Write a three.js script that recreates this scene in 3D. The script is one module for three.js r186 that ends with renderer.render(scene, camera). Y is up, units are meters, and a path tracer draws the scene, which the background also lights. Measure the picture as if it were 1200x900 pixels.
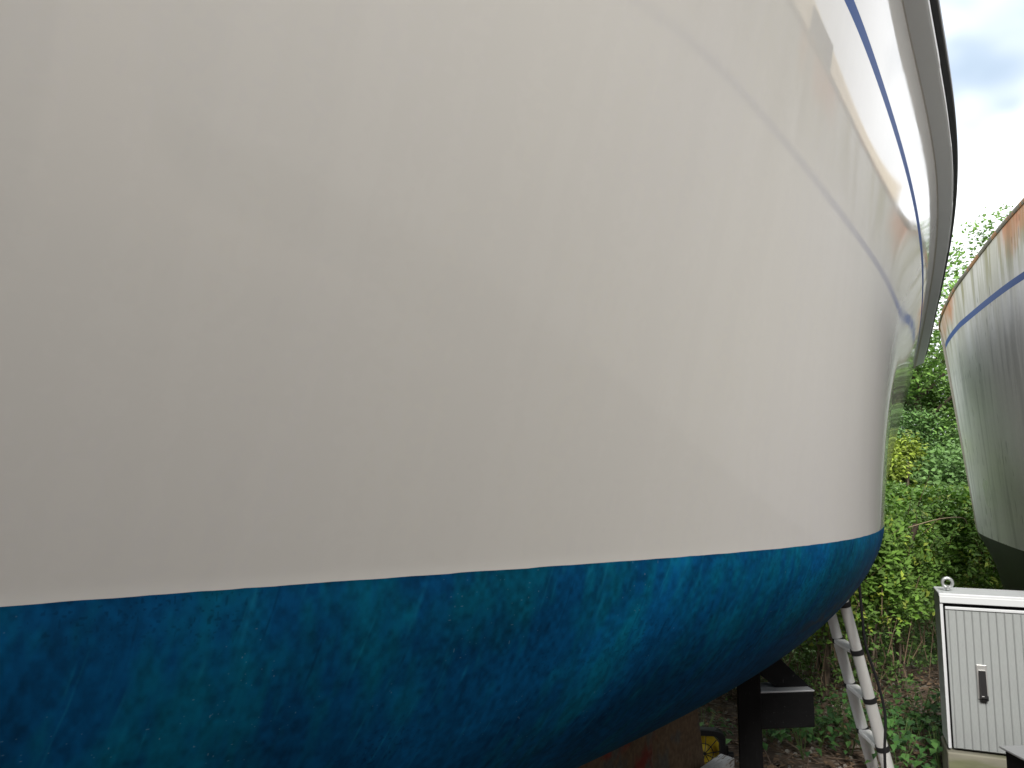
import * as THREE from 'three';
import { mergeGeometries } from 'three/addons/utils/BufferGeometryUtils.js';
import { RoundedBoxGeometry } from 'three/addons/geometries/RoundedBoxGeometry.js';

// ------------------------------------------------------------------ camera, sky, sun, exposure
const EYE = 1.95;                                   // lens height above the yard
const scene = new THREE.Scene();
const camera = new THREE.PerspectiveCamera(53.03, 4 / 3, 0.05, 400);
camera.position.set(0, EYE, 0);
camera.rotation.x = Math.atan(105.58 / 902);
const renderer = new THREE.WebGLRenderer({ antialias: true });
renderer.toneMapping = THREE.LinearToneMapping;
renderer.toneMappingExposure = 1.85;
renderer.shadowMap.enabled = true;

const sun = new THREE.DirectionalLight(new THREE.Color(1.0, 0.96, 0.89), 2.7);
sun.position.set(-5, 15, 19.4);
sun.castShadow = true;
sun.shadow.radius = 30;
Object.assign(sun.shadow.camera, { left: -20, right: 20, top: 20, bottom: -20, near: 1, far: 70 });
sun.shadow.mapSize.set(2048, 2048);
scene.add(sun, sun.target);

// seeded noise
function rng(seed) { let a = seed >>> 0; return () => { a = (a + 0x6D2B79F5) | 0; let t = Math.imul(a ^ (a >>> 15), 1 | a); t = (t + Math.imul(t ^ (t >>> 7), 61 | t)) ^ t; return ((t ^ (t >>> 14)) >>> 0) / 4294967296; }; }
const hash = (x, y, z) => { let h = Math.imul(x, 374761393) ^ Math.imul(y, 668265263) ^ Math.imul(z, 1274126177); h = Math.imul(h ^ (h >>> 13), 1274126177); return ((h ^ (h >>> 16)) >>> 0) / 4294967296; };
const sm = t => t * t * (3 - 2 * t), clamp = (x, a = 0, b = 1) => Math.min(b, Math.max(a, x)), mix = (a, b, t) => a + (b - a) * t;
const step = (a, b, x) => sm(clamp((x - a) / (b - a)));
function noise3(x, y, z) {
  const i = Math.floor(x), j = Math.floor(y), k = Math.floor(z), u = sm(x - i), v = sm(y - j), w = sm(z - k);
  const l = (a, b, t) => a + (b - a) * t;
  return l(l(l(hash(i, j, k), hash(i + 1, j, k), u), l(hash(i, j + 1, k), hash(i + 1, j + 1, k), u), v), l(l(hash(i, j, k + 1), hash(i + 1, j, k + 1), u), l(hash(i, j + 1, k + 1), hash(i + 1, j + 1, k + 1), u), v), w);
}
function fbm(x, y, z, o = 5) { let s = 0, a = .5, n = 0; for (let i = 0; i < o; i++) { s += a * noise3(x, y, z); n += a; a *= .5; x = x * 2.03 + 11.3; y = y * 2.03 + 5.7; z = z * 2.03 + 3.1; } return s / n; }

{ // broken cloud over pale blue
  const W = 1024, Hh = 512, data = new Float32Array(W * Hh * 4);
  for (let j = 0; j < Hh; j++) for (let i = 0; i < W; i++) {
    const el = ((j + .5) / Hh - .5) * Math.PI, az = ((i + .5) / W - .5) * 2 * Math.PI;
    const x = Math.cos(el) * Math.cos(az), y = Math.sin(el), z = Math.cos(el) * Math.sin(az);
    const e = Math.max(y, .02), k = 1 / (e + .35);
    const n = fbm(x * k * 1.9 + 7.4, 3.2 + y * .8, z * k * 1.9 + 1.5, 6);
    const c = step(.40, .60, n + .075);
    const t = Math.pow(clamp(e), .5), sh = .86 + .32 * fbm(x * k * 4 + 2, 9, z * k * 4, 4);
    const B = [mix(.47, .27, t), mix(.53, .36, t), mix(.58, .48, t)], C = [.95 * sh, .97 * sh, 1.0 * sh];
    const o = (j * W + i) * 4;
    for (let q = 0; q < 3; q++) data[o + q] = y < -.02 ? [.28, .27, .24][q] : mix(B[q], C[q], c);
    data[o + 3] = 1;
  }
  const sky = new THREE.DataTexture(data, W, Hh, THREE.RGBAFormat, THREE.FloatType);
  sky.mapping = THREE.EquirectangularReflectionMapping; sky.magFilter = sky.minFilter = THREE.LinearFilter; sky.needsUpdate = true;
  scene.background = sky; scene.environment = sky;
}

// ------------------------------------------------------------------ helpers
const V = (x, y, z) => new THREE.Vector3(x, y, z);
const F = (X, h, Z) => V(X, h + EYE, -Z);           // metres right, above the lens, forward
const taken = {};
const numbered = n => { const k = taken[n] = (taken[n] ?? -1) + 1; return k ? n + '_' + String(k).padStart(3, '0') : n; };
function mesh(name, geo, mat, parent) { const m = new THREE.Mesh(geo, mat); m.name = name; m.castShadow = m.receiveShadow = true; parent?.add(m); return m; }
function thing(name, label, category, group) { const g = new THREE.Group(); g.name = numbered(name); g.userData = { label, category }; if (group) g.userData.group = group; scene.add(g); return g; }
function tag(o, label, category, group) { o.name = numbered(o.name); o.userData = { label, category }; if (group) o.userData.group = group; scene.add(o); return o; }
function structure(name, geo, mat) { const m = mesh(name, geo, mat, scene); m.userData.kind = 'structure'; return m; }
const std = (r, g, b, rough = .7, o = {}) => new THREE.MeshStandardMaterial({ color: new THREE.Color().setRGB(r, g, b), roughness: rough, side: THREE.DoubleSide, ...o });
function texture(W, H, fn, srgb = true) {
  const d = new Uint8Array(W * H * 4);
  const enc = v => srgb ? 255 * (v <= .0031308 ? 12.92 * v : 1.055 * Math.pow(v, 1 / 2.4) - .055) : 255 * v;
  for (let j = 0; j < H; j++) for (let i = 0; i < W; i++) { const c = fn((i + .5) / W, (j + .5) / H), o = (j * W + i) * 4; for (let k = 0; k < 3; k++) d[o + k] = enc(clamp(c.length ? c[k] : c)); d[o + 3] = 255; }
  const t = new THREE.DataTexture(d, W, H, THREE.RGBAFormat); t.wrapS = t.wrapT = THREE.MirroredRepeatWrapping; t.magFilter = THREE.LinearFilter; t.minFilter = THREE.LinearMipmapLinearFilter; t.generateMipmaps = true;
  if (srgb) t.colorSpace = THREE.SRGBColorSpace; t.needsUpdate = true; return t;
}
const tube = (pts, r, n = 24, k = 8) => new THREE.TubeGeometry(new THREE.CatmullRomCurve3(pts), n, r, k, false);
function bar(a, b, r0, r1 = r0, k = 10) { const d = b.clone().sub(a), g = new THREE.CylinderGeometry(r1, r0, d.length(), k, 1); g.applyQuaternion(new THREE.Quaternion().setFromUnitVectors(V(0, 1, 0), d.clone().normalize())); const c = a.clone().add(b).multiplyScalar(.5); g.translate(c.x, c.y, c.z); return g; }
function box(w, h, d, x, y, z, ry = 0, r = .004) { const g = new RoundedBoxGeometry(w, h, d, 1, Math.min(r, w / 3, h / 3, d / 3)); if (ry) g.rotateY(ry); g.translate(x, y, z); return g; }
function merge(l) { return mergeGeometries(l.map(g => { const q = g.index ? g.toNonIndexed() : g; for (const k of Object.keys(q.attributes)) if (!['position', 'normal', 'uv'].includes(k)) q.deleteAttribute(k); return q; })); }

function spline(kn, val) {                          // natural cubic spline
  const n = kn.length, h = [], A = new Float64Array(n), B = new Float64Array(n), M = new Float64Array(n);
  for (let i = 0; i < n - 1; i++) h.push(kn[i + 1] - kn[i]);
  for (let i = 1; i < n - 1; i++) {
    const r = 6 * ((val[i + 1] - val[i]) / h[i] - (val[i] - val[i - 1]) / h[i - 1]), den = 2 * (h[i - 1] + h[i]) - h[i - 1] * A[i - 1];
    A[i] = h[i] / den; B[i] = (r - h[i - 1] * B[i - 1]) / den;
  }
  for (let i = n - 2; i > 0; i--) M[i] = B[i] - A[i] * M[i + 1];
  return x => {
    if (x <= kn[0]) x = kn[0]; if (x >= kn[n - 1]) x = kn[n - 1];
    let i = 0; while (i < n - 2 && x > kn[i + 1]) i++;
    const a = (kn[i + 1] - x) / h[i], b = (x - kn[i]) / h[i];
    return a * val[i] + b * val[i + 1] + ((a ** 3 - a) * M[i] + (b ** 3 - b) * M[i + 1]) * h[i] * h[i] / 6;
  };
}

// ------------------------------------------------------------------ hull builder
// frame: centreline origin (ox, oz forward), heading th; top(t, v) and low(t, a) give [along, half breadth, height]
function hull(o) {
  const { top, low, rows, nT } = o, c = Math.cos(o.th), si = Math.sin(o.th);
  const place = ([s, w, h], side) => F(o.ox + s * c + w * side * si, h, o.oz + s * si - w * side * c);
  const ts = []; for (let i = 0; i <= nT; i++) { const q = i / nT; ts.push(q * q * (1.6 - .6 * q)); }   // finer towards the stem
  const grid = rows.map(r => ts.map(t => (r.low !== undefined ? low(t, r.low) : top(t, r.v, r))));
  const normals = side => {
    const P = grid.map(r => r.map(q => place(q, side)));
    return { P, N: P.map((r, j) => r.map((p, i) => {
      const a = P[j][Math.max(i - 1, 0)], b = P[j][Math.min(i + 1, nT)], d = P[Math.max(j - 1, 0)][i], e = P[Math.min(j + 1, P.length - 1)][i];
      const n = b.clone().sub(a).cross(e.clone().sub(d)); if (n.lengthSq() < 1e-18) n.set(0, -1, 0); n.normalize();
      const out = V(si * side, 0, c * side); if (n.dot(out) < -.02 || (Math.abs(n.dot(out)) <= .02 && n.y > 0)) n.negate(); return n;
    })) };
  };
  const sides = [1, -1].map(s => ({ s, ...normals(s) }));
  const band = (j0, j1, uvf = o.uv) => {
    const pos = [], nor = [], uv = [], idx = [];
    for (const { s, P, N } of sides) {
      const b0 = pos.length / 3;
      for (let j = j0; j <= j1; j++) for (let i = 0; i <= nT; i++) {
        const p = P[j][i], n = N[j][i]; pos.push(p.x, p.y, p.z); nor.push(n.x, n.y, n.z);
        const g = grid[j][i]; uv.push(...uvf(g, rows[j]));
      }
      for (let j = 0; j < j1 - j0; j++) for (let i = 0; i < nT; i++) {
        const a = b0 + j * (nT + 1) + i, b = a + 1, d = a + nT + 1, e = d + 1;
        const A = V(...pos.slice(a * 3, a * 3 + 3)), ab = V(...pos.slice(b * 3, b * 3 + 3)).sub(A), ad = V(...pos.slice(d * 3, d * 3 + 3)).sub(A);
        const f = ab.cross(ad).dot(V(nor[a * 3], nor[a * 3 + 1], nor[a * 3 + 2])) >= 0;
        f ? idx.push(a, b, d, b, e, d) : idx.push(a, d, b, b, d, e);
      }
    }
    const g = new THREE.BufferGeometry(); g.setAttribute('position', new THREE.Float32BufferAttribute(pos, 3)); g.setAttribute('normal', new THREE.Float32BufferAttribute(nor, 3)); g.setAttribute('uv', new THREE.Float32BufferAttribute(uv, 2)); g.setIndex(idx); return g;
  };
  const strip = (L, R) => { // flat sheet between two edge curves
    const pos = [], idx = [], uv = []; L.forEach((p, i) => { pos.push(p.x, p.y, p.z, R[i].x, R[i].y, R[i].z); uv.push(0, i / L.length, 1, i / L.length); if (i) { const k = i * 2; idx.push(k - 2, k - 1, k, k - 1, k + 1, k); } });
    const g = new THREE.BufferGeometry(); g.setAttribute('position', new THREE.Float32BufferAttribute(pos, 3)); g.setAttribute('uv', new THREE.Float32BufferAttribute(uv, 2)); g.setIndex(idx); g.computeVertexNormals(); return g;
  };
  const last = rows.length - 1;
  return { band, place, ts, grid,
    transom: () => strip(sides[0].P.map(r => r[nT]), sides[1].P.map(r => r[nT])),
    deck: (dy) => strip(sides[0].P[last].map(p => p.clone().add(V(0, dy, 0))), sides[1].P[last].map(p => p.clone().add(V(0, dy, 0)))),
    // profile [[out, up], ...] swept along the sheer between two indices on one side
    sweep: (side, i0, i1, prof) => {
      const P = sides[side > 0 ? 0 : 1].P[last], pos = [], idx = [], n = prof.length;
      for (let i = i0; i <= i1; i++) {
        const t = P[Math.min(i + 1, nT)].clone().sub(P[Math.max(i - 1, 0)]); t.y = 0; t.normalize();
        let ou = V(-t.z, 0, t.x); if (ou.dot(V(si * side, 0, c * side)) < 0) ou.negate();
        for (const [a, b] of prof) pos.push(P[i].x + ou.x * a, P[i].y + b, P[i].z + ou.z * a);
        if (i > i0) for (let k = 0; k < n; k++) { const k2 = (k + 1) % n, A = (i - i0 - 1) * n + k, B = (i - i0 - 1) * n + k2, C = A + n, E = B + n; idx.push(A, B, C, B, E, C); }
      }
      for (const e of [0, i1 - i0]) for (let k = 1; k < n - 1; k++) idx.push(e * n, e * n + k, e * n + k + 1);
      let g = new THREE.BufferGeometry(); g.setAttribute('position', new THREE.Float32BufferAttribute(pos, 3)); g.setIndex(idx); g = g.toNonIndexed(); g.computeVertexNormals();
      g.setAttribute('uv', new THREE.Float32BufferAttribute(new Float32Array(g.attributes.position.count * 2), 2)); return g;
    } };
}

// ------------------------------------------------------------------ the white and blue sailing boat
const gel = (() => {
  const map = texture(1024, 1024, (u, v) => {
    const x = u * 4, y = v * 2.2;
    const m = fbm(x * 1.3, y * 1.0, 1, 4) - .5, st = fbm(x * 26, y * 1.1, 4, 3) - .5, f = fbm(x * 60, y * 60, 7, 2) - .5;
    const k = 1 + m * .05 + st * .025 + f * .015;
    return [.61 * k, .59 * k, .558 * k * (1 - m * .06)];
  });
  const rough = texture(512, 512, (u, v) => { const x = u * 4, y = v * 2.2; const r = .05 + .08 * (fbm(x * 3, y * 2, 3, 4) - .45) + .03 * (fbm(x * 30, y * 3, 5, 2) - .5); return [0, clamp(r, .03, .14), 0]; }, false);
  return new THREE.MeshPhysicalMaterial({ map, roughness: 1, roughnessMap: rough, metalness: 0, side: THREE.DoubleSide });
})();
const antifoul = (() => {
  const R = rng(5), streaks = [];
  for (let i = 0; i < 620; i++) streaks.push([4 * Math.pow(R(), .75), R() * 1.3, .002 + R() * R() * .011, .02 + R() * R() * .16, R() < .68 ? 1 : -1, R()]);
  const cols = Array.from({ length: 200 }, () => []);
  streaks.forEach(s => { for (let k = Math.floor((s[0] - .06) * 50); k <= (s[0] + .06) * 50; k++) if (k >= 0 && k < 200) cols[k].push(s); });
  const map = texture(2048, 1024, (u, v) => {
    const x = u * 4, y = v * 1.6;                    // metres along, metres of girth below the paint line
    const big = fbm(x * 1.6, y * 2.4, 2, 5), mid = fbm(x * 9 + y * 3, y * 5, 6, 4), fine = fbm(x * 90, y * 70, 8, 3), brush = fbm(x * 14 + y * 5, y * 4 - x * .8, 15, 4);
    let c = [.001, .056, .15];
    const teal = clamp((big - .46) * 2.0 + (mid - .5) * 2.0 + (fbm(x * 40, y * 16, 33, 3) - .5) * 1.6);
    c = [mix(c[0], .001, teal), mix(c[1], .084, teal), mix(c[2], .15, teal)];
    const k = .25 + 1.5 * mix(fine, brush, .42); const worn = k * (.82 + .5 * step(.40, .66, fbm(x * 3 + y * 1.5, y * 3, 61, 5) * .8 + .1 + .1 * clamp((x - 2.3) / 1.1, -1, 1))); c = c.map(q => q * worn);  // patchy wear, with the light gradient along the hull painted in, brighter aft
    let s = 0; for (const [sx, sy, sw, sl, sg, sr] of cols[Math.min(199, Math.floor(x * 50))] ?? []) {
      const dy = Math.abs(y - sy) / sl; if (dy > 1) continue; const dx = Math.abs(x - sx - (y - sy) * (-.16 - .16 * sr) + (fbm(y * 12, sr * 40, 1, 2) - .5) * .012) / sw; if (dx < 1) s += sg * (1 - dx) * (1 - dy) * (.25 + .65 * sr) * (.3 + .9 * noise3(x * 190, y * 50, 3));
    }
    c = s > 0 ? [c[0] + s * .004, c[1] + s * .06, c[2] + s * .075] : c.map(q => q * (1 + Math.max(s, -.45) * .8));
    const pit = step(.72, .86, noise3(x * 240, y * 200, 9)) * step(.45, .65, fbm(x * 3, y * 5, 44, 3)); c = c.map(q => q * (1 - .35 * pit));
    const fleck = noise3(x * 210, y * 200, 21) > .955 && noise3(x * 7, y * 9, 22) > .6 ? .07 : 0; c = c.map(q => q + fleck);
    const bx = (x - 3.42) / .32, by = (y - .30 + (x - 3.42) * .06) / .05, brown = clamp(1.25 - bx * bx - by * by) * step(.42, .58, fbm(x * 26, y * 60, 52, 4)) * .6; c = [mix(c[0], .06, brown), mix(c[1], .07, brown), mix(c[2], .08, brown)];
    return c;
  });
  const bump = texture(1024, 512, (u, v) => { const x = u * 4, y = v * 1.6; const q = .5 + .5 * (fbm(x * 60, y * 40, 3, 4) - .5) + .6 * (fbm(x * 7 + y * 9, y * 3, 8, 3) - .5); return [q, q, q]; }, false);
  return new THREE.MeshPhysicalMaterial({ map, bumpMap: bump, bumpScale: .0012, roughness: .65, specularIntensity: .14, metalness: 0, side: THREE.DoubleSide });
})();
const navy = new THREE.MeshPhysicalMaterial({ color: new THREE.Color().setRGB(.02, .07, .25), roughness: .5, specularIntensity: .3, side: THREE.DoubleSide }), strakeGrey = std(.68, .70, .70, .6), blackRubber = std(.018, .018, .02, .5), deckMat = std(.62, .6, .55, .6);
{
  const th = .8786, bc = -.2521, OFF = 1.9, Dw = -.21, dirs = [Math.cos(th), Math.sin(th)];
  const KN = [-2.2, -1, .2, 1.4, 2.6, 4, 6, 7.6], K3 = [-2.2, .5, 3, 6];
  const bw = spline(KN, [-.1056, .1293, .3914, .8049, 1.1232, .885, .38, -.06]), br = spline(KN, [.156, .6045, 1.0308, 1.4435, 1.3744, 1.2079, .7517, .30]);
  const bu = spline(K3, [-.0098, -.0191, -.0272, -.0007]), dr = spline(K3, [1.0701, .9838, .7175, .5381]);
  const sheer = s => 1.9085 - .0682 * s - .0085 * s * s, stripeV = s => .8117 - .0073 * s;
  const halfAt = (f, s, stem) => s >= -2.2 ? f(s) - bc : (f(-2.2) - bc) * Math.pow(clamp((s - stem) / (-2.2 - stem)), .85);
  const rag = s => .0006 * (fbm(s * 26, 1, 4, 3) - .5) * 2 + .0005 * (fbm(s * 1.6, 5, 4, 2) - .5);   // hand-cut paint edge
  const top = (t, v0, r) => {
    const stem = -2.95 - .4 * (r.band === 0 ? r.k * .8 : r.k ? .9 : .85), endS = x => 6.7 + .7 * x;
    let s = mix(stem, endS(v0), t);
    const sv = stripeV(s), hw = .0112;
    let v = r.band === 0 ? mix(0, sv - hw, r.k) : r.band === 1 ? mix(sv - hw, sv + hw, r.k) : mix(sv + hw, 1, r.k);
    if (r.band === 0 && r.k === 0) v = rag(s);
    const W = halfAt(bw, s, stem), Rr = halfAt(br, s, stem), vv = Math.max(v, 0);
    const w = Math.max(0, W + (Rr - W) * Math.pow(vv, 1.0268) + bu(s) * 4 * vv * (1 - vv) * (s < -2.2 ? 0 : 1));
    return [s, w, Dw + v * (sheer(s) - Dw)];
  };
  const low = (t, a) => {
    const A = a * Math.PI / 2, q = Math.pow(Math.sin(A), 2 / 1.6425), stem = -2.95 + 1.4 * Math.pow(q, 1.5), s = mix(stem, 6.7 - .5 * q, t);
    return [s, halfAt(bw, s, stem) * Math.pow(Math.max(Math.cos(A), 0), .8658), Dw - dr(s) * q];
  };
  const girth = (() => { const g = [0]; let p = null; const t0 = 5 / 9.65; for (let i = 0; i <= 200; i++) { const q = low(t0, i / 200); if (p) g.push(g[i - 1] + Math.hypot(q[1] - p[1], q[2] - p[2])); p = q; } return a => { const f = clamp(a) * 200, i = Math.min(199, Math.floor(f)); return mix(g[i], g[i + 1], f - i); }; })();
  const rows = [];
  for (let i = 0; i < 44; i++) rows.push({ low: 1 - Math.pow(i / 44, 1.0) });
  const j1 = rows.length; for (let i = 0; i <= 60; i++) rows.push({ band: 0, k: i / 60, v: i / 60 * .8 });
  const j2 = rows.length - 1; rows.push({ band: 1, k: .5, v: .805 }); rows.push({ band: 1, k: 1, v: .81 });
  const j3 = rows.length - 1; for (let i = 1; i <= 18; i++) rows.push({ band: 2, k: i / 18, v: .81 + .19 * i / 18 });
  const H = hull({ th, ox: (bc - OFF) * dirs[1], oz: -(bc - OFF) * dirs[0], top, low, rows, nT: 460,
    uv: ([s, w, h], r) => r.low !== undefined ? [(s + .6) / 4, girth(r.low) / 1.6] : [(s + .6) / 4, (h + .25) / 2.2] });
  const boat = thing('sailing_boat', 'glossy white sailing boat with bright blue bottom paint and one thin blue stripe', 'boat');
  mesh('topsides', H.band(j1, j2), gel, boat).userData.label = 'glossy white hull side';
  mesh('stripe', H.band(j2, j3), navy, boat);
  mesh('bulwark', H.band(j3, rows.length - 1), gel, boat);
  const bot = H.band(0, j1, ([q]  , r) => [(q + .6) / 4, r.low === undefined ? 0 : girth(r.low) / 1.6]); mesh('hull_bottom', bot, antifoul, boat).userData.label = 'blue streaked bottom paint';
  mesh('transom', H.transom(), gel, boat);
  mesh('deck', H.deck(-.02), deckMat, boat);
  // rubbing strake in lengths, capped by a black toe rail
  const prof = [[-.006, -.006], [.004, -.002], [.060, .022], [.068, .028], [.070, .036], [.068, .090], [-.02, .094]];
  const railProf = [[.012, .095], [.090, .095], [.095, .100], [.095, .155], [.086, .162], [.012, .162]];
  for (const side of [1, -1]) {
    const cuts = [0]; let acc = 0; const P = H.grid[H.grid.length - 1];
    for (let i = 1; i < P.length; i++) { acc += Math.hypot(P[i][0] - P[i - 1][0], P[i][1] - P[i - 1][1]); if (acc > .62) { cuts.push(i); acc = 0; } }
    cuts.push(P.length - 1);
    for (let k = 1; k < cuts.length; k++) if (cuts[k] > cuts[k - 1]) {
      const dz = .0011 * ((k * 7) % 3 - 1);
      mesh('strake_length', H.sweep(side, cuts[k - 1], cuts[k], prof.map(([a, b]) => [a > 0 ? a + dz : a, b])), strakeGrey, boat);
    }
    mesh('toe_rail', H.sweep(side, 0, P.length - 1, railProf), blackRubber, boat);
  }
  // cast keel, rust and old red primer
  const rust = texture(512, 512, (u, v) => {
    const a = fbm(u * 7, v * 5, 2, 5), b = fbm(u * 4 + 3, v * 4, 9, 4), f = fbm(u * 60, v * 60, 4, 3); let c = [.10, .068, .042];
    const red = step(.55, .66, b); c = [mix(c[0], .13, red), mix(c[1], .024, red), mix(c[2], .018, red)];
    const gr = step(.55, .66, a); c = [mix(c[0], .075, gr), mix(c[1], .07, gr), mix(c[2], .06, gr)]; return c.map(q => q * (.9 + 1.2 * f));
  });
  const keelMat = new THREE.MeshStandardMaterial({ map: rust, roughness: .9, bumpMap: rust, bumpScale: .004, side: THREE.DoubleSide });
  const keelPiece = (s0, s1, sTop0, sTop1, thick) => {
    const sh = new THREE.Shape(); sh.moveTo(sTop0, -.6); sh.lineTo(sTop1, -.55); sh.lineTo(s1, -1.735); sh.lineTo(s0, -1.735); sh.closePath();
    const g = new THREE.ExtrudeGeometry(sh, { depth: thick, bevelEnabled: true, bevelSize: .018, bevelThickness: .018, bevelSegments: 2 });
    const p = g.attributes.position; for (let i = 0; i < p.count; i++) { const q = H.place([p.getX(i), p.getZ(i) - thick / 2, p.getY(i)], 1); p.setXYZ(i, q.x, q.y, q.z); } g.computeVertexNormals(); return g;
  };
  mesh('keel', keelPiece(2.0, 3.62, 1.7, 3.5, .16), keelMat, boat).userData.label = 'rusty keel with worn red primer';
  mesh('keel_heel', keelPiece(3.635, 4.2, 3.515, 3.93, .15), keelMat, boat);
}

// ------------------------------------------------------------------ the stained neighbour
{
  const U = 1.2, up = (f) => (...a) => f(...a).map(q => q * U);     // hull lines drawn for a 10 m boat, built at 12 m
  const K = [-4, -2, 0, 1.5, 2.5, 3.5, 4.4, 5.2], w0 = spline(K, [.75, 1.0, 1.14, 1.2, 1.15, 1.0, .745, .43]), w1 = spline(K, [.95, 1.12, 1.21, 1.24, 1.2, 1.06, .82, .56]);
  const sheer = spline([-4, 0, 2.5, 3.9, 5.1, 6.4], [1.5, 1.5, 1.46, 1.385, 1.28, 1.19]), Dw = -.43;
  const half = (f, s, stem) => s <= 5.2 ? f(s) : f(5.2) * Math.pow(clamp((stem - s) / (stem - 5.2)), .82);
  const top = (t, v0, r) => {
    const stem = 6.05 + .33 * v0, s = mix(stem, -4 - .2 * v0, t), Hs = sheer(s), c = (1.02 - Dw) / (Hs - Dw), hw = .02 / (Hs - Dw);
    const v = r.band === 0 ? mix(0, c - hw, r.k) : r.band === 1 ? mix(c - hw, c + hw, r.k) : mix(c + hw, 1, r.k);
    const W = half(w0, s, stem), R = half(w1, s, stem);
    return [s, Math.max(0, W + (R - W) * Math.pow(v, 1.1) + .03 * 4 * v * (1 - v) * clamp((5.6 - s) / 1.5)), Dw + v * (Hs - Dw)];
  };
  const low = (t, a) => { const A = a * Math.PI / 2, q = Math.pow(Math.sin(A), 1.2), stem = 6.05 - 1.5 * Math.pow(q, 1.3), s = mix(stem, -4 + .5 * q, t); return [s, half(w0, s, stem) * Math.pow(Math.max(Math.cos(A), 0), .9), Dw - .75 * q]; };
  const rows = []; for (let i = 0; i < 24; i++) rows.push({ low: 1 - i / 24 });
  const j1 = rows.length; for (let i = 0; i <= 30; i++) rows.push({ band: 0, k: i / 30, v: i / 30 * .78 });
  const j2 = rows.length - 1; rows.push({ band: 1, k: 1, v: .8 }); const j3 = rows.length - 1; for (let i = 1; i <= 12; i++) rows.push({ band: 2, k: i / 12, v: .8 + .2 * i / 12 });
  const H = hull({ th: Math.PI / 2, ox: 3.62 * U, oz: 0, top: up(top), low: up(low), rows, nT: 160, uv: ([s, w, h]) => [(s / U + 4.2) / 10.8, (h / U + .5) / 2.1] });
  const map = texture(2048, 1024, (u, v) => {
    const s = u * 10.8 - 4.2, h = v * 2.1 - .5, Hs = sheer(s), d = Hs - h;         // d: metres under the rail
    const m = fbm(s * 1.5, h * 2, 3, 4), drip = fbm(s * 22, h * 1.3, 5, 4), drip2 = fbm(s * 9, h * .7, 8, 3), f = fbm(s * 70, h * 70, 2, 3);
    let c = [.74, .735, .72].map(q => q * (.66 + .3 * m + .24 * drip + .1 * f));
    const alg = clamp(step(.42, .6, drip) * 1.0 + .55) * step(.62, .15, d + (drip2 - .5) * .5) * (.62 + .38 * step(.35, .6, drip2));
    c = [mix(c[0], .25, alg * .88), mix(c[1], .235, alg * .88), mix(c[2], .11, alg * .88)];
    const rz = step(.22, .02, d + (fbm(s * 6, h * 6, 14, 4) - .5) * .3) * step(.46, .58, fbm(s * 2.3 + .65, h * .5, 17, 3) + (s > 3.6 && s < 4.15 ? .16 : 0) + (s > 5.35 ? .14 : 0));
    const rr = rz * (.5 + .5 * fbm(s * 14, h * 14, 19, 3)); c = [mix(c[0], .50, rr), mix(c[1], .205, rr), mix(c[2], .085, rr)];
    const dk = step(.56, .72, fbm(s * 16, h * 1.6, 23, 4)) * .22; c = c.map(q => q * (1 - dk));
    const sc = step(.8, .9, noise3(s * 70, h * 12, 29)) * step(.62, .7, noise3(s * 3.1, h * 3.1, 30)) * .4; c = c.map(q => q * (1 - sc));
    return c;
  });
  const rough = texture(512, 256, (u, v) => [0, clamp(.30 + .4 * (fbm(u * 30, v * 6, 3, 4) - .35) + .3 * step(.62, .8, v), .18, .8), 0], false);
  const gelOld = new THREE.MeshPhysicalMaterial({ map, roughness: 1, roughnessMap: rough, specularIntensity: .55, side: THREE.DoubleSide });
  const dark = new THREE.MeshStandardMaterial({ map: texture(512, 256, (u, v) => { const k = .6 + .8 * fbm(u * 50, v * 12, 3, 4); return [.022 * k, .024 * k, .026 * k]; }), roughness: .55, side: THREE.DoubleSide });
  const boat = thing('stained_boat', 'weathered boat with rust and algae stained grey hull, blue stripe and black bottom', 'boat');
  mesh('topsides', H.band(j1, j2), gelOld, boat); mesh('stripe', H.band(j2, j3), navy, boat); mesh('bulwark', H.band(j3, rows.length - 1), gelOld, boat).userData.label = 'algae streaked upper hull with rust at the rail';
  mesh('hull_bottom', H.band(0, j1), dark, boat); mesh('transom', H.transom(), gelOld, boat); mesh('deck', H.deck(-.015), std(.5, .49, .45, .8), boat);
  const capMat = new THREE.MeshStandardMaterial({ map: texture(512, 64, (u, v) => { const k = fbm(u * 60, v * 4, 3, 4); return k > .52 ? [.30, .16, .07] : [.13 + .2 * (k - .3), .12 + .2 * (k - .3), .09 + .15 * (k - .3)]; }), roughness: .85, side: THREE.DoubleSide });
  for (const side of [1, -1]) { const g = H.sweep(side, 0, 160, [[-.01, -.012], [.008, -.01], [.012, 0], [.012, .016], [-.015, .018]]); const p = g.attributes.position, uv = g.attributes.uv; for (let i = 0; i < p.count; i++) uv.setXY(i, p.getZ(i) * .25, p.getY(i)); mesh('rail_cap', g, capMat, boat); }
  // fairing bead down the stem
  const stem = []; for (let i = 0; i <= 12; i++) { const q = i / 12; const v = 1 - q; stem.push(F(3.62 * U, U * (Dw + v * (sheer(6.3) - Dw)), U * (6.05 + .33 * v))); } for (let i = 1; i <= 6; i++) { const g = low(0, i / 8); stem.push(F(3.62 * U, g[2] * U, g[0] * U)); }
  mesh('stem_band', tube(stem, .024, 60, 8), std(.36, .32, .26, .6), boat);
  mesh('bow_roller', merge([bar(F(4.32, 1.44, 7.56), F(4.14, 1.46, 7.63), .014), bar(F(4.14, 1.43, 7.63), F(4.14, 1.49, 7.63), .018)]), std(.7, .7, .68, .4), boat);
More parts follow.
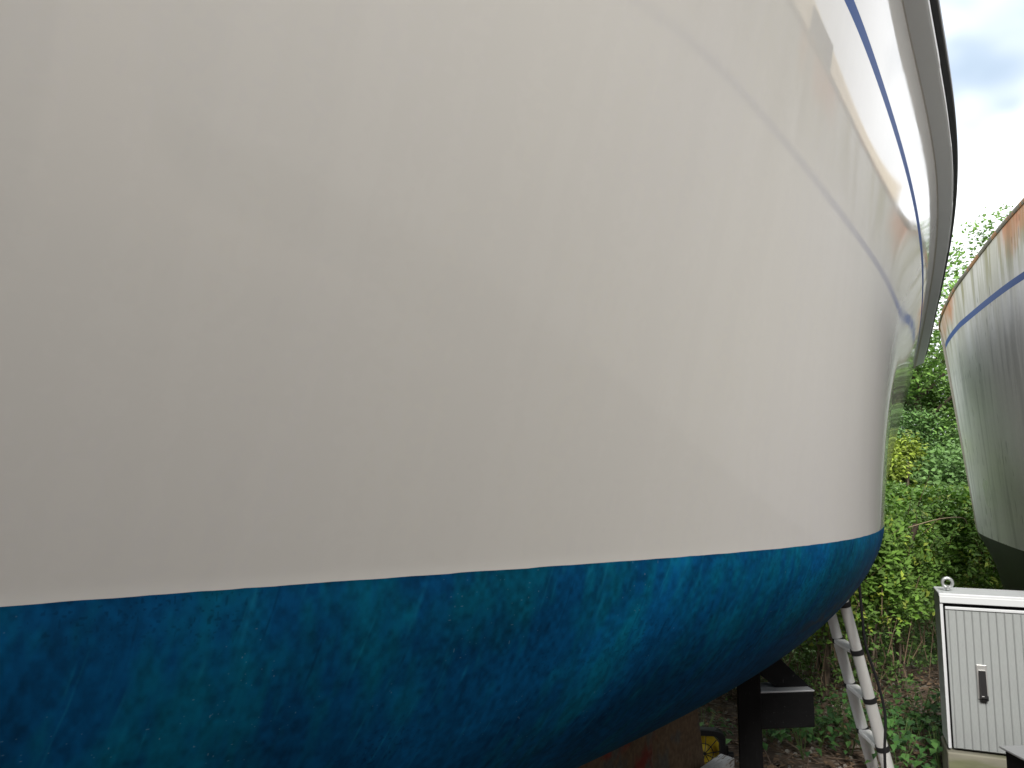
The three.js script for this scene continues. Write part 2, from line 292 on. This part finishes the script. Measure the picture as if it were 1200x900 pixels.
  // coachroof with two dark windows
  const ch = new THREE.Shape(); ch.moveTo(-.72, 0); ch.lineTo(-.62, .6); ch.quadraticCurveTo(-.58, .66, -.42, .68); ch.quadraticCurveTo(0, .73, .42, .68); ch.quadraticCurveTo(.58, .66, .62, .6); ch.lineTo(.72, 0); ch.closePath();
  const cg = new THREE.ExtrudeGeometry(ch, { depth: 5.0, bevelEnabled: true, bevelSize: .03, bevelThickness: .05, bevelSegments: 3, curveSegments: 8 });
  { const p = cg.attributes.position; for (let i = 0; i < p.count; i++) { const z = p.getZ(i), k = z < .1 ? .55 : 1; p.setXYZ(i, p.getX(i) * (z < .1 ? .8 : 1) , p.getY(i) * k, z); } cg.computeVertexNormals(); }
  cg.scale(U, U, U); cg.translate(3.62 * U, EYE + 1.36 * U, -4.25 * U);
  const roof = mesh('coachroof', cg, std(.68, .56, .40, .6), boat);
  for (const z of [-2.4, -1.1, .2]) { const w = box(.05, .15, .46, (3.62 - .70) * U, EYE + 1.70 * U, z * U, 0, .008); w.translate(0, 0, 0); mesh('window', w, std(.02, .025, .03, .1), roof); }
  const kg = new THREE.Shape(); kg.moveTo(3.1, -1.2); kg.lineTo(2.7, -1.75); kg.lineTo(-.7, -1.75); kg.lineTo(-1.2, -1.2); kg.closePath();
  const ke = new THREE.ExtrudeGeometry(kg, { depth: .2, bevelEnabled: true, bevelSize: .02, bevelThickness: .02, bevelSegments: 2 }); ke.rotateY(Math.PI / 2); ke.translate(4.24, EYE, 0);
  mesh('keel', ke, dark, boat);
  const blk = tag(mesh('keel_block', merge([0, 1].map(i => box(.9, .095, .24, 4.34, .05 + i * .098, -1.4 + i * .02))), std(.16, .1, .06, .9)), 'stacked timber block carrying the stained boat\'s keel', 'block');
  const blk2 = mesh('keel_block', merge([0, 1].map(i => box(.9, .095, .24, 4.34, .05 + i * .098, .2 + i * .02))), std(.16, .1, .06, .9)); tag(blk2, 'stacked timber block under the aft keel of the stained boat', 'block');
}

// ------------------------------------------------------------------ ground
{
  const map = texture(1024, 1024, (u, v) => {
    const x = u * 5, y = v * 5, a = fbm(x * 1.2, y * 1.2, 1, 4), f = fbm(x * 24, y * 24, 5, 4), g = fbm(x * 60, y * 60, 9, 2);
    let c = [.115, .082, .058].map(q => q * (.45 + .7 * a + .9 * (f - .3)));
    if (g > .66) c = [.24, .21, .17]; const lit = step(.55, .65, f) * .5; return [mix(c[0], .20, lit * .5), mix(c[1], .13, lit * .5), mix(c[2], .085, lit * .5)];
  });
  map.repeat.set(16, 16);
  const g = new THREE.PlaneGeometry(160, 160, 1, 1); g.rotateX(-Math.PI / 2);
  structure('ground', g, new THREE.MeshStandardMaterial({ map, bumpMap: map, bumpScale: .02, roughness: 1 }));
  const gm = texture(512, 512, (u, v) => { const k = .6 + .8 * fbm(u * 90, v * 90, 3, 3); return [.075 * k, .125 * k, .03 * k]; }); gm.repeat.set(8, 8);
  const lg = new THREE.PlaneGeometry(120, 60); lg.rotateX(-Math.PI / 2); lg.translate(10, .006, -8.2 - 30);
  structure('lawn', lg, new THREE.MeshStandardMaterial({ map: gm, roughness: 1 }));
  // dead leaves, twigs and grit
  const R = rng(77), dm = new THREE.Matrix4(), q = new THREE.Quaternion(), e = new THREE.Euler();
  const litter = (name, geo, n, col, sc, lab) => {
    const im = new THREE.InstancedMesh(geo, std(1, 1, 1, .95), n); im.name = name; im.userData = { kind: 'stuff', label: lab, category: 'litter' };
    for (let i = 0; i < n; i++) { const z = 3 + R() * 5.2, x = -1 + R() * 6; e.set((R() - .5) * .7, R() * 6.3, (R() - .5) * .7); q.setFromEuler(e); const s = sc * (.5 + R()); dm.compose(V(x, .01 + R() * .03, -z), q, V(s, s, s)); im.setMatrixAt(i, dm); const k = .5 + R(); im.setColorAt(i, new THREE.Color().setRGB(...col(R).map(c => c * k))); }
    im.castShadow = im.receiveShadow = true; scene.add(im);
  };
  litter('dead_leaves', leafGeo(.03, .055), 6000, r => r() < .7 ? [.13, .085, .05] : [.2, .13, .075], 1, 'brown dead leaves scattered over the bare ground');
  litter('twigs', new THREE.CylinderGeometry(.003, .002, .3, 5).rotateZ(Math.PI / 2), 2200, () => [.14, .10, .07], 1, 'thin dry twigs lying on the ground under hedge');
  litter('grit', new THREE.IcosahedronGeometry(.012, 0), 1300, () => [.2, .185, .16], 1, 'pale grit and small stones on brown ground');
}
function leafGeo(w, l, fold = .25) { // folded pointed leaf lying along +z
  const P = [[0, 0, 0], [-w * .5, fold * w, l * .4], [0, 0, l * .45], [w * .5, fold * w, l * .4], [0, -fold * w * .6, l]];
  const g = new THREE.BufferGeometry(); g.setAttribute('position', new THREE.Float32BufferAttribute(P.flat(), 3)); g.setAttribute('uv', new THREE.Float32BufferAttribute(P.flatMap(p => [p[0] / w + .5, p[2] / l]), 2));
  g.setIndex([0, 2, 1, 0, 3, 2, 1, 2, 4, 2, 3, 4]); g.computeVertexNormals(); return g;
}
function sprigGeo(seed, n, w, l, spread) {
  const R = rng(seed), L = []; for (let i = 0; i < n; i++) { const g = leafGeo(w * (.7 + .6 * R()), l * (.7 + .6 * R())); g.rotateX(-.9 * R() + .3); g.rotateZ((R() - .5) * 1.5); g.rotateY(R() * 6.28); g.translate((R() - .5) * spread, (R() - .5) * spread, (R() - .5) * spread); L.push(g); }
  return mergeGeometries(L);
}
const leafMat = new THREE.MeshPhysicalMaterial({ color: 0xffffff, roughness: .75, transmission: .28, thickness: 0, side: THREE.DoubleSide });
const barkMat = new THREE.MeshStandardMaterial({ map: texture(256, 256, (u, v) => { const k = .5 + fbm(u * 30, v * 6, 3, 4); return [.10 * k, .075 * k, .055 * k]; }), roughness: .95 });
const tmpM = new THREE.Matrix4(), tmpQ = new THREE.Quaternion(), tmpE = new THREE.Euler();
function foliage(name, geo, spots, parent, col, R, size) {
  const im = new THREE.InstancedMesh(geo, leafMat, spots.length); im.name = name; im.castShadow = im.receiveShadow = true;
  spots.forEach((p, i) => { tmpE.set((R() - .5) * 1.4, R() * 6.28, (R() - .5) * 1.4); tmpQ.setFromEuler(tmpE); const s = size * (.65 + .7 * R()); tmpM.compose(p, tmpQ, V(s, s, s)); im.setMatrixAt(i, tmpM); im.setColorAt(i, new THREE.Color().setRGB(...col(R, p))); });
  parent.add(im); return im;
}

// ------------------------------------------------------------------ hedge
{
  const R = rng(31), h = thing('hedge', 'clipped leafy green hedge with bare stems below, behind the grey cabinet', 'hedge'), spots = [], lowS = [];
  const line = x => 6.3 + 1.3 * step(2.9, 4.3, x);
  const front = (x, y) => line(x) + .75 * step(1.15, 1.95, y) * step(1.15, 1.95, y) + (fbm(x * 1.7, y * 1.9, 3, 4) - .5) * .7;
  for (let i = 0; i < 26000; i++) { const x = -1.5 + R() * 11, y = .62 + Math.pow(R(), .8) * 1.28, topY = 1.78 + .22 * (fbm(x * 1.3, 2, 5, 3) - .5); if (y > topY) continue; if (y < 1.05 && R() > (y - .5) / .55 * .9) continue; spots.push(F(x, y - EYE, front(x, y) + R() * R() * .75)); }
  for (let i = 0; i < 5000; i++) { const x = -1.5 + R() * 11, topY = 1.7 + .3 * (fbm(x * 1.3, 2, 5, 3) - .5); spots.push(F(x, topY - EYE + (R() - .3) * .1, line(x) + .65 + R() * 1.1)); }
  for (let i = 0; i < 4200; i++) { const x = -1.5 + R() * 11; lowS.push(F(x, .12 + R() * .75 - EYE, line(x) + .1 + R() * 1.0)); };
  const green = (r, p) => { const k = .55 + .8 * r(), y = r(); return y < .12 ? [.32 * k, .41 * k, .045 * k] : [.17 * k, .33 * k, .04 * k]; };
  foliage('foliage', sprigGeo(3, 8, .028, .05, .12), spots, h, green, R, 1).userData.kind = 'stuff';
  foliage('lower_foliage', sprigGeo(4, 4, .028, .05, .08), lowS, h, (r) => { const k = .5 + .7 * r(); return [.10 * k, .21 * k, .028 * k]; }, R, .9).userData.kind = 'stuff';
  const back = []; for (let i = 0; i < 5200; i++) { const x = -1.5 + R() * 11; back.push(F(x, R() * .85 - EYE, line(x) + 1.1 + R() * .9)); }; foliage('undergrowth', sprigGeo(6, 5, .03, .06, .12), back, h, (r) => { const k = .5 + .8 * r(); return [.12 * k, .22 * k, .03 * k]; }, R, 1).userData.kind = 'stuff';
  const st = [], thin = [];
  for (let i = 0; i < 60; i++) { const x = -1.4 + i * .18 + R() * .1, z = line(x) + .3 + R() * .5, r = .008 + R() * R() * .035; const a = F(x, -EYE, z), b = F(x + (R() - .5) * .2, .7 - EYE, z + (R() - .5) * .2), c = F(x + (R() - .5) * .4, 1.5 - EYE, z + (R() - .5) * .3); st.push(mesh('stem', tube([a, b, c], r, 8, 6), barkMat, h)); }
  for (let i = 0; i < 1500; i++) { const x = -1.5 + R() * 11, z = line(x) + .05 + R() * .9, y = .05 + R() * .9; const a = F(x, y - EYE, z), b = a.clone().add(V((R() - .5) * .3, .1 + R() * .5, (R() - .5) * .3)); thin.push(bar(a, b, .0045, .002, 4)); }
  for (let i = 0; i < 160; i++) { const x = -1.2 + R() * 10, y = 1 + R() * .6, a = F(x, y - EYE, front(x, y) + .05), b = a.clone().add(V((R() - .5) * .5, .05 + R() * .3, .1 + R() * .1)); thin.push(bar(a, b, .005, .002, 4)); }
  mesh('twigs', merge(thin), std(.17, .12, .075, .9), h).userData.kind = 'stuff';
  // cut dry branch caught on the hedge top
  mesh('dry_branch', tube([F(3.3, -.44, 6.5), F(3.6, -.38, 6.6), F(3.95, -.38, 6.85), F(4.2, -.46, 7.2)], .004, 20, 6), std(.33, .26, .17, .9), h).userData.label = 'bare dry branch lying on the hedge';
}

// ------------------------------------------------------------------ trees beyond the hedge
function tree(X, Z, height, spread, seed, col, label, base = .25, n = 2600) {
  const R = rng(seed), t = thing('leafy_tree', label, 'tree', 'trees beyond the hedge'), foot = F(X, -EYE, Z);
  const trunk = [], tp = k => foot.clone().add(V(Math.sin(seed) * .25 * k, height * .85 * k, Math.cos(seed * 2) * .25 * k));
  const curve = new THREE.CatmullRomCurve3([tp(0), tp(.35).add(V(.06, 0, 0)), tp(.7), tp(1)]);
  const tg = new THREE.TubeGeometry(curve, 14, 1, 8); { const p = tg.attributes.position; for (let i = 0; i < p.count; i++) { const k = Math.floor(i / 9) / 14, c = curve.getPointAt(k), r = height * .022 * (1 - .85 * k); p.setXYZ(i, c.x + (p.getX(i) - c.x) * r, c.y + (p.getY(i) - c.y) * r, c.z + (p.getZ(i) - c.z) * r); } tg.computeVertexNormals(); }
  trunk.push(tg);
  const lobes = []; for (let i = 0; i < 20; i++) { const k = base + (1 - base) * Math.pow(R(), .8), a = R() * 6.28, rr = spread * (.35 + .65 * Math.sqrt(R())) * Math.sqrt(clamp(1.15 - Math.abs(k - .5) * 1.3, .08)); const c = foot.clone().add(V(Math.cos(a) * rr, height * k, Math.sin(a) * rr)); lobes.push([c, spread * (.28 + .25 * R())]); trunk.push(bar(tp(Math.max(.15, k * .75)), c, height * .006, height * .002, 5)); }
  mesh('trunk', merge(trunk), barkMat, t);
  const spots = []; for (let i = 0; i < n; i++) { const [c, r] = lobes[Math.floor(R() * lobes.length)], d = V(R() - .5, R() - .5, R() - .5).normalize().multiplyScalar(r * Math.pow(R(), .4)); d.y *= .75; const p = c.clone().add(d); if (p.y > .15) spots.push(p); }
  foliage('crown', sprigGeo(seed + 9, 12, .036, .066, .24), spots, t, (r) => { const k = .6 + .75 * r(); return col.map(c => c * k); }, R, 1).userData.kind = 'stuff';
}
const G1 = [.15, .29, .045], G2 = [.11, .23, .05], G3 = [.27, .36, .03];
tree(7.3, 13.4, 6.1, 2.1, 11, G1, 'tall loose mid green tree rising above the stained boat\'s bow', .2, 5600);
tree(5.0, 12.6, 4.6, 1.6, 12, G2, 'rounded darker green tree just beyond the hedge', .12, 4600);
tree(5.2, 10.5, 2.5, .36, 13, G3, 'small yellow green bush peeping over the hedge', .45, 700);
tree(6.7, 11.0, 3.2, 1.3, 14, [.13, .25, .06], 'pale green shrubby tree close behind the hedge', .1, 3800);
tree(8.6, 13, 5.0, 2.2, 15, G1, 'broad mid green tree beyond the hedge, beside the tall loose one', .15);
tree(12.5, 11.5, 4.8, 2.2, 16, G2, 'broad dark green tree hidden behind the stained boat', .15);
tree(2.0, 13, 5.2, 2.2, 17, G2, 'spreading dark tree behind the white boat\'s stern', .15);
tree(11.5, 6.5, 5.0, 2.0, 18, G1, 'leafy tree standing past the stained boat\'s far side', .2);
tree(12, 2, 4.6, 2.0, 19, G2, 'dark leafy tree past the stained boat\'s coachroof', .2);
tree(-2.5, 14, 5, 2.4, 20, G1, 'wide green tree far behind the white hull', .15);

// ------------------------------------------------------------------ weeds at the hedge foot: each leaf its own piece
{
  const R = rng(8), g1 = leafGeo(.062, .085, .18), g2 = leafGeo(.05, .07, .2), mats = [[.045, .14, .028], [.06, .17, .03], [.035, .11, .026], [.08, .2, .04]].map(c => new THREE.MeshPhysicalMaterial({ color: new THREE.Color().setRGB(...c), roughness: .6, transmission: .25, thickness: 0, side: THREE.DoubleSide }));
  const P = [[3.0, 6.2], [3.2, 6.3], [2.8, 6.15], [3.35, 6.4], [2.5, 6.2], [2.45, 5.9], [2.65, 5.75], [3.3, 5.7], [3.4, 5.95], [1.9, 5.9], [3.05, 6.05], [2.2, 5.75], [2.5, 5.25], [2.75, 5.2], [2.15, 5.85], [2.35, 5.6], [2.55, 5.95], [2.0, 5.55], [2.75, 5.6], [2.95, 5.8], [3.1, 5.55], [2.85, 5.35], [2.6, 5.45], [3.2, 5.95], [1.75, 5.75], [1.4, 5.9], [3.0, 5.3], [2.3, 6.0]];
  const lab = ['low green weed with broad leaves at the hedge foot', 'weeds at the hedge foot'];
  for (const [x, z] of P) {
    const t = thing('weed', lab[0], 'plant', lab[1]), o = F(x, -EYE, z), H = .22 + R() * .22;
    for (let i = 0; i < 44; i++) {
      const a = R() * 6.28, rr = .03 + R() * .19, y = H * (.35 + .65 * R()) * (1 - rr * 1.2), tip = o.clone().add(V(Math.cos(a) * rr, y, Math.sin(a) * rr));
      const m = mesh('leaf', R() < .5 ? g1 : g2, mats[Math.floor(R() * 4)], t); m.position.copy(tip); m.rotation.set(.1 + R() * .5, -a + Math.PI / 2 + (R() - .5), (R() - .5) * .6, 'YXZ'); const s = .5 + R() * .5; m.scale.set(s, s, s);
    }
    const st = []; for (let i = 0; i < 6; i++) { const a = R() * 6.28; st.push(bar(o, o.clone().add(V(Math.cos(a) * .1, H * .8, Math.sin(a) * .1)), .003, .002, 4)); } mesh('stalks', merge(st), std(.09, .14, .04, .8), t);
  }
}

// ------------------------------------------------------------------ grey electrical cabinet
{
  const t = thing('electrical_cabinet', 'pale grey electrical cabinet with ribbed door and black handle on stone plinth', 'cabinet');
  t.position.copy(F(2.63, -EYE, 4.86)); t.rotation.y = -.40;      // origin: front left corner on the ground, x along the front
  const grime = texture(512, 512, (u, v) => { const k = .86 + .2 * fbm(u * 5, v * 3, 3, 4) + .1 * (fbm(u * 60, v * 60, 5, 2) - .5), s = 1; return [.325 * k * s, .345 * k * s, .345 * k * s]; });
  const paint = new THREE.MeshStandardMaterial({ map: grime, roughness: .45, side: THREE.DoubleSide }), lip = std(.58, .6, .62, .4), black = std(.012, .012, .013, .35);
  const W = 1.1, y0 = .30, y1 = 1.21, dp = .30;
  mesh('side_panel', box(.018, y1 - y0 - .02, dp, .009, (y0 + y1) / 2, -dp / 2), lip, t); mesh('side_panel', box(.018, y1 - y0 - .02, dp, W - .009, (y0 + y1) / 2, -dp / 2), lip, t);
  mesh('back_panel', box(W - .04, y1 - y0 - .02, .015, W / 2, (y0 + y1) / 2, -dp + .01), lip, t);
  const roof = mesh('roof', merge([box(W + .006, .024, dp + .012, W / 2, y1 + .002, -dp / 2 + .002, 0, .008)]), lip, t);
  mesh('roof_lip', box(W, .042, .02, W / 2, y1 - .024, .006 - .004, 0, .004), lip, roof);
  mesh('cavity', box(W - .04, y1 - y0 - .06, .01, W / 2, (y0 + y1) / 2, -.05), std(.02, .02, .02, .9), t);
  // ribbed door: profile of shallow saw-tooth boards
  const door = new THREE.Group(); door.name = 'door'; t.add(door); const dx0 = .028, dx1 = W - .03, dy0 = y0 + .012, dy1 = y1 - .066, n = 24, pw = (dx1 - dx0 - .03) / n;
  mesh('door_sheet', box(dx1 - dx0, dy1 - dy0, .012, (dx0 + dx1) / 2, (dy0 + dy1) / 2, -.012), paint, door);
  const rs = new THREE.Shape(); rs.moveTo(0, -.004); rs.lineTo(0, .003); rs.lineTo(pw * .12, .0065); rs.lineTo(pw * .9, .002); rs.lineTo(pw * .97, -.004); rs.closePath();
  const rib = new THREE.ExtrudeGeometry(rs, { depth: dy1 - dy0 - .028, bevelEnabled: false }); rib.rotateX(-Math.PI / 2); rib.scale(1, 1, -1); { const ix = rib.index; rib.computeVertexNormals(); const uv = rib.attributes.uv, p = rib.attributes.position; for (let i = 0; i < p.count; i++) uv.setXY(i, p.getX(i) * 4, p.getY(i)); }
  for (let i = 0; i < n; i++) { const m = mesh('rib', rib, paint, door); m.position.set(dx0 + .015 + i * pw, dy0 + .006, -.004); }
  mesh('top_edge', box(dx1 - dx0, .018, .014, (dx0 + dx1) / 2, dy1 - .008, -.003), lip, door);
  const hx = .2; const esc = mesh('handle', merge([box(.055, .2, .008, hx, .715, .006)]), std(.55, .55, .54, .3, { metalness: .6 }), door);
  const lev = new THREE.BoxGeometry(.034, .155, .024); lev.rotateX(-.12); lev.translate(hx, .705, .026); mesh('lever', lev, black, esc); mesh('hinge_block', box(.04, .03, .03, hx + .004, .628, .02), black, esc); mesh('lock', box(.02, .012, .012, hx - .006, .64, .04), std(.6, .6, .6, .3), esc);
  mesh('lifting_eye', merge([new THREE.TorusGeometry(.028, .010, 8, 20).translate(.06, y1 + .066, -.1), new THREE.CylinderGeometry(.012, .012, .03, 8).translate(.06, y1 + .035, -.1)]), std(.5, .52, .52, .35, { metalness: .7 }), t);
  const plm = new THREE.MeshStandardMaterial({ map: texture(256, 256, (u, v) => { const k = .7 + .5 * fbm(u * 8, v * 8, 3, 5), g = step(.5, .7, fbm(u * 3, v * 4, 9, 4)); return [mix(.24, .17, g) * k, mix(.23, .18, g) * k, mix(.18, .10, g) * k]; }), roughness: .9 });
  mesh('plinth', box(W + .02, y0 - .004, dp + .03, W / 2, (y0 - .004) / 2, -dp / 2 + .006, 0, .012), plm, t);
  mesh('plinth_strip', box(.5, .012, .006, .4, .12, .024), std(.2, .2, .17, .9), t);
  const tray = mesh('cable_gland', box(.1, .1, .05, .44, .18, .045), black, t);
  const cab = (pts, nm) => mesh(nm, tube(pts.map(p => V(...p)), .009, 30, 6), black, t);
  cab([[.42, .2, .06], [.36, .18, .09], [.28, .06, .12], [.26, .012, .2], [.2, .012, .4]], 'cable'); cab([[.45, .15, .06], [.44, .06, .08], [.46, .012, .15], [.5, .012, .4]], 'cable'); cab([[.47, .15, .06], [.49, .06, .09], [.5, .012, .13], [.6, .012, .3]], 'cable');
}

// ------------------------------------------------------------------ steel stands
const steel = (() => { const m = texture(256, 256, (u, v) => { const s = noise3(u * 50, v * 50, 4) > .95 ? .05 : 0, k = .7 + .6 * fbm(u * 12, v * 12, 3, 4); return [.006 * k + s, .006 * k + s, .0065 * k + s]; }); return new THREE.MeshPhysicalMaterial({ map: m, roughness: .55, specularIntensity: .35, side: THREE.DoubleSide }); })();
const sheenSteel = std(.42, .43, .44, .4, { metalness: .3 });  // pale colour standing in for sky sheen on the black beam tops
{
  const t = thing('boat_stand', 'black steel support post with gusset and box beam under blue hull', 'boat stand');
  const z = 2.95, X = px => (px - 600) / 902 * 2.86 ;
  mesh('post', box(.082, EYE - .72, .082, .872, (EYE - .72) / 2, -z, -.25), steel, t);
  mesh('base_plate', box(.26, .012, .26, .872, .006, -z, .12), steel, t);
  mesh('beam', box(.22, .125, .12, .99, EYE - .855, -z - .03, .12), steel, t);
  mesh('sheen_plate', box(.225, .006, .124, .99, EYE - .7888, -z - .03, .12, .002), sheenSteel, t);  // thin pale sheet added as the sky-lit top of the black beam
  const yTop = EYE - .785, g = new THREE.Shape(); g.moveTo(-.06, .075); g.lineTo(.035, .115); g.lineTo(.165, -.004); g.lineTo(.04, -.004); g.closePath();
  const gg = new THREE.ExtrudeGeometry(g, { depth: .018, bevelEnabled: true, bevelSize: .002, bevelThickness: .002, bevelSegments: 1 }); gg.rotateY(.12); gg.translate(.945, yTop, -z - .03); mesh('gusset', gg, steel, t);
  mesh('foot_beam', box(.1, .1, 1.5, .872, .062, -z - .2, .9), steel, t);
}
{
  const t = thing('cradle_beam', 'black steel cradle beam end in front of the grey cabinet door', 'boat stand');
  mesh('beam', box(2.2, .2, .16, 2.50 + 1.1, EYE - 1.485, -4.05, .04), steel, t); mesh('sheen_flange', box(2.23, .012, .2, 2.495 + 1.1, EYE - 1.378, -4.05, .04), sheenSteel, t);  // pale upper sheet paints in the sky sheen here too
  mesh('leg', box(.1, EYE - 1.585, .1, 2.9, (EYE - 1.585) / 2, -4.05), steel, t); mesh('leg', box(.1, EYE - 1.585, .1, 4.4, (EYE - 1.585) / 2, -4.05), steel, t);
}

// ------------------------------------------------------------------ telescopic ladder
{
  const t = thing('telescopic_ladder', 'aluminium telescopic ladder with black collars leaning under the blue hull', 'ladder');
  const alu = std(.74, .74, .73, .35, { metalness: .3 }), blk = std(.015, .015, .017, .5), stepM = std(.82, .82, .81, .4);
  const A0 = F(2.335, -EYE, 4.95), A1 = F(2.03, -.72, 4.86), B0 = F(2.375, -EYE, 5.30), B1 = F(2.055, -.72, 5.21);
  const n = 4.3, at = (a, b, k) => a.clone().lerp(b, k);
  for (const [a, b] of [[A0, A1], [B0, B1]]) {
    for (let i = 0; i < 5; i++) { const k0 = i * .235, k1 = Math.min(1.02, (i + 1) * .235); const r = .037 - i * .0015; mesh('tube', bar(at(a, b, k0), at(a, b, k1), r, r, 18), alu, t); if (i) mesh('collar', bar(at(a, b, k0 - .012), at(a, b, k0 + .012), r + .005, r + .005, 18), blk, t); }
    mesh('foot', bar(at(a, b, 0), at(a, b, .025), .042, .04, 14), blk, t);
  }
  for (let i = 1; i < 5; i++) { const p = at(A0, A1, i * .235 - .004), q = at(B0, B1, i * .235 - .004), c = p.clone().add(q).multiplyScalar(.5), g = new RoundedBoxGeometry(.075, .026, p.distanceTo(q) - .06, 1, .006); const m = mesh('rung', g, stepM, t); m.position.copy(c); m.lookAt(q); }
}

// ------------------------------------------------------------------ hanging cable
tag(mesh('hanging_cable', tube([F(2.08, .2, 4.65), F(2.05, -.5, 4.65), F(2.055, -.78, 4.65), F(2.075, -1.0, 4.66), F(2.14, -1.22, 4.67), F(2.175, -1.4, 4.68), F(2.165, -1.6, 4.69), F(2.17, -1.8, 4.7), F(2.19, -1.94, 4.72), F(2.4, -1.94, 4.6)], .008, 80, 7), std(.012, .012, .014, .45)), 'thin black cable hanging down in front of the aluminium ladder', 'cable');

// ------------------------------------------------------------------ floodlight on the ground
{
  const t = thing('floodlight', 'yellow and black work floodlight with wire guard standing on ground behind keel', 'floodlight');
  const c = F(1.235, -1.775, 5.22); t.position.set(c.x, 0, c.z); t.rotation.y = -.15; const y = c.y, blk = std(.014, .014, .016, .4), yel = std(.82, .62, .05, .35);
  const rr = (w, h, r) => { const s = new THREE.Shape(); s.moveTo(-w + r, -h); s.lineTo(w - r, -h); s.quadraticCurveTo(w, -h, w, -h + r); s.lineTo(w, h - r); s.quadraticCurveTo(w, h, w - r, h); s.lineTo(-w + r, h); s.quadraticCurveTo(-w, h, -w, h - r); s.lineTo(-w, -h + r); s.quadraticCurveTo(-w, -h, -w + r, -h); return s; };
  const fr = rr(.135, .135, .06); fr.holes.push(rr(.108, .108, .05)); const fg = new THREE.ExtrudeGeometry(fr, { depth: .06, bevelEnabled: true, bevelSize: .006, bevelThickness: .006, bevelSegments: 2 }); fg.translate(0, y, -.02); mesh('frame', fg, blk, t);
  const pts = []; for (let i = 0; i <= 10; i++) { const a = i / 10 * Math.PI / 2; pts.push(new THREE.Vector2(.112 * Math.sin(a) + .001, -.055 * Math.cos(a))); } const dish = new THREE.LatheGeometry(pts, 28); dish.rotateX(-Math.PI / 2); dish.scale(1, 1, -1); dish.computeVertexNormals(); dish.translate(0, y, .0); mesh('reflector', dish, yel, t);
  mesh('lamp_cap', new THREE.SphereGeometry(.042, 16, 10).scale(1, 1, .6).translate(.01, y + .0, .0), yel, t);
  const wires = []; for (const a of [.1, .75, 1.4, 2.1, 2.7]) wires.push(V(Math.cos(a) * .115, Math.sin(a) * .115, 0)); 
  for (const w of wires) mesh('guard_wire', tube([w.clone().add(V(0, y, .03)), V(.005, y, .058), w.clone().negate().add(V(0, y, .03))], .0028, 12, 5), blk, t);
  mesh('guard_ring', new THREE.TorusGeometry(.06, .0026, 5, 28).translate(0, y, .05), blk, t);
  mesh('bracket', merge([box(.02, .2, .03, .15, y - .06, .0), box(.02, .2, .03, -.15, y - .06, .0), box(.32, .022, .16, 0, .012, .0)]), blk, t);
  mesh('knob', new THREE.CylinderGeometry(.022, .022, .03, 12).rotateZ(Math.PI / 2).translate(.175, y - .02, 0), blk, t);
  mesh('lead', tube([V(.15, .05, -.02), V(.24, .03, .05), V(.3, .012, .15), V(.2, .012, .3), V(.35, .012, .4)], .006, 24, 6), blk, t);
}
// ------------------------------------------------------------------ chocks under the keel
{
  const wht = new THREE.MeshStandardMaterial({ map: texture(128, 128, (u, v) => { const k = .8 + .35 * fbm(u * 12, v * 12, 3, 4), d = step(.6, .7, fbm(u * 7, v * 20, 8, 3)) * step(.55, .8, u); return [.78 * k * (1 - d * .6), .79 * k * (1 - d * .65), .80 * k * (1 - d * .7)]; }), roughness: .85 });
  const g = new RoundedBoxGeometry(.36, .14, .09, 6, .008); { const p = g.attributes.position; for (let i = 0; i < p.count; i++) { const n = .014 * (fbm(p.getX(i) * 30, p.getY(i) * 30, p.getZ(i) * 30, 3) - .5); p.setXYZ(i, p.getX(i) + n, p.getY(i) + n, p.getZ(i) + n); } g.computeVertexNormals(); }
  const m = mesh('packing_slab', g, wht); m.position.copy(F(1.10, -1.65, 4.42)); m.rotation.y = .88; m.rotation.z = .02; tag(m, 'chipped white slab with worn print lying against the rusty keel', 'slab');
  const wood = std(.15, .10, .065, .9);
  const b = mesh('keel_block', merge([box(.56, .1, .9, 0, .05, 0), box(.54, .1, .85, .01, .153, 0), box(.5, .022, .8, .01, .2165, 0)]), wood); b.position.copy(F(.85, -EYE, 4.42)); b.rotation.y = -.69; tag(b, 'dark timber blocks stacked under the rusty keel', 'block');
}
// ------------------------------------------------------------------ unseen shed added behind the lens to shade the near hull
{
  const t = thing('added_shed', 'dark weathered timber shed added out of view to shade the near end of the white hull', 'shed'), R = rng(4), mats = [0, 1, 2, 3].map(i => { const m = texture(64, 256, (u, v) => { const k = .6 + .7 * fbm(u * 14 + i * 9, v * 3, 3 + i, 4); return [.13 * k, .095 * k, .07 * k]; }); return new THREE.MeshStandardMaterial({ map: m, roughness: .9 }); });
  const g = new RoundedBoxGeometry(.192, 6.0, .025, 1, .004); for (let i = 0; i < 55; i++) { const m = mesh('board', g, mats[Math.floor(R() * 4)], t); m.position.set(-8.4 + i * .2, 3.01, 4.6 + R() * .006); }
  mesh('wall', box(11.05, 6.0, .1, -3, 3.01, 4.68), std(.03, .025, .02, .9), t);
  const rf = new THREE.Shape(); rf.moveTo(-5.8, 0); rf.lineTo(0, .5); rf.lineTo(5.8, 0); rf.lineTo(5.8, -.12); rf.lineTo(-5.8, -.12); rf.closePath();
  const rg = new THREE.ExtrudeGeometry(rf, { depth: 7, bevelEnabled: false }); rg.translate(-3, 6.14, 4.35); mesh('roof', rg, std(.09, .085, .08, .9), t);
  mesh('side_wall', box(.1, 6.0, 6.5, -8.48, 3.01, 8), mats[0], t); mesh('side_wall', box(.1, 6.0, 6.5, 2.48, 3.01, 8), mats[0], t);
}
renderer.render(scene, camera);
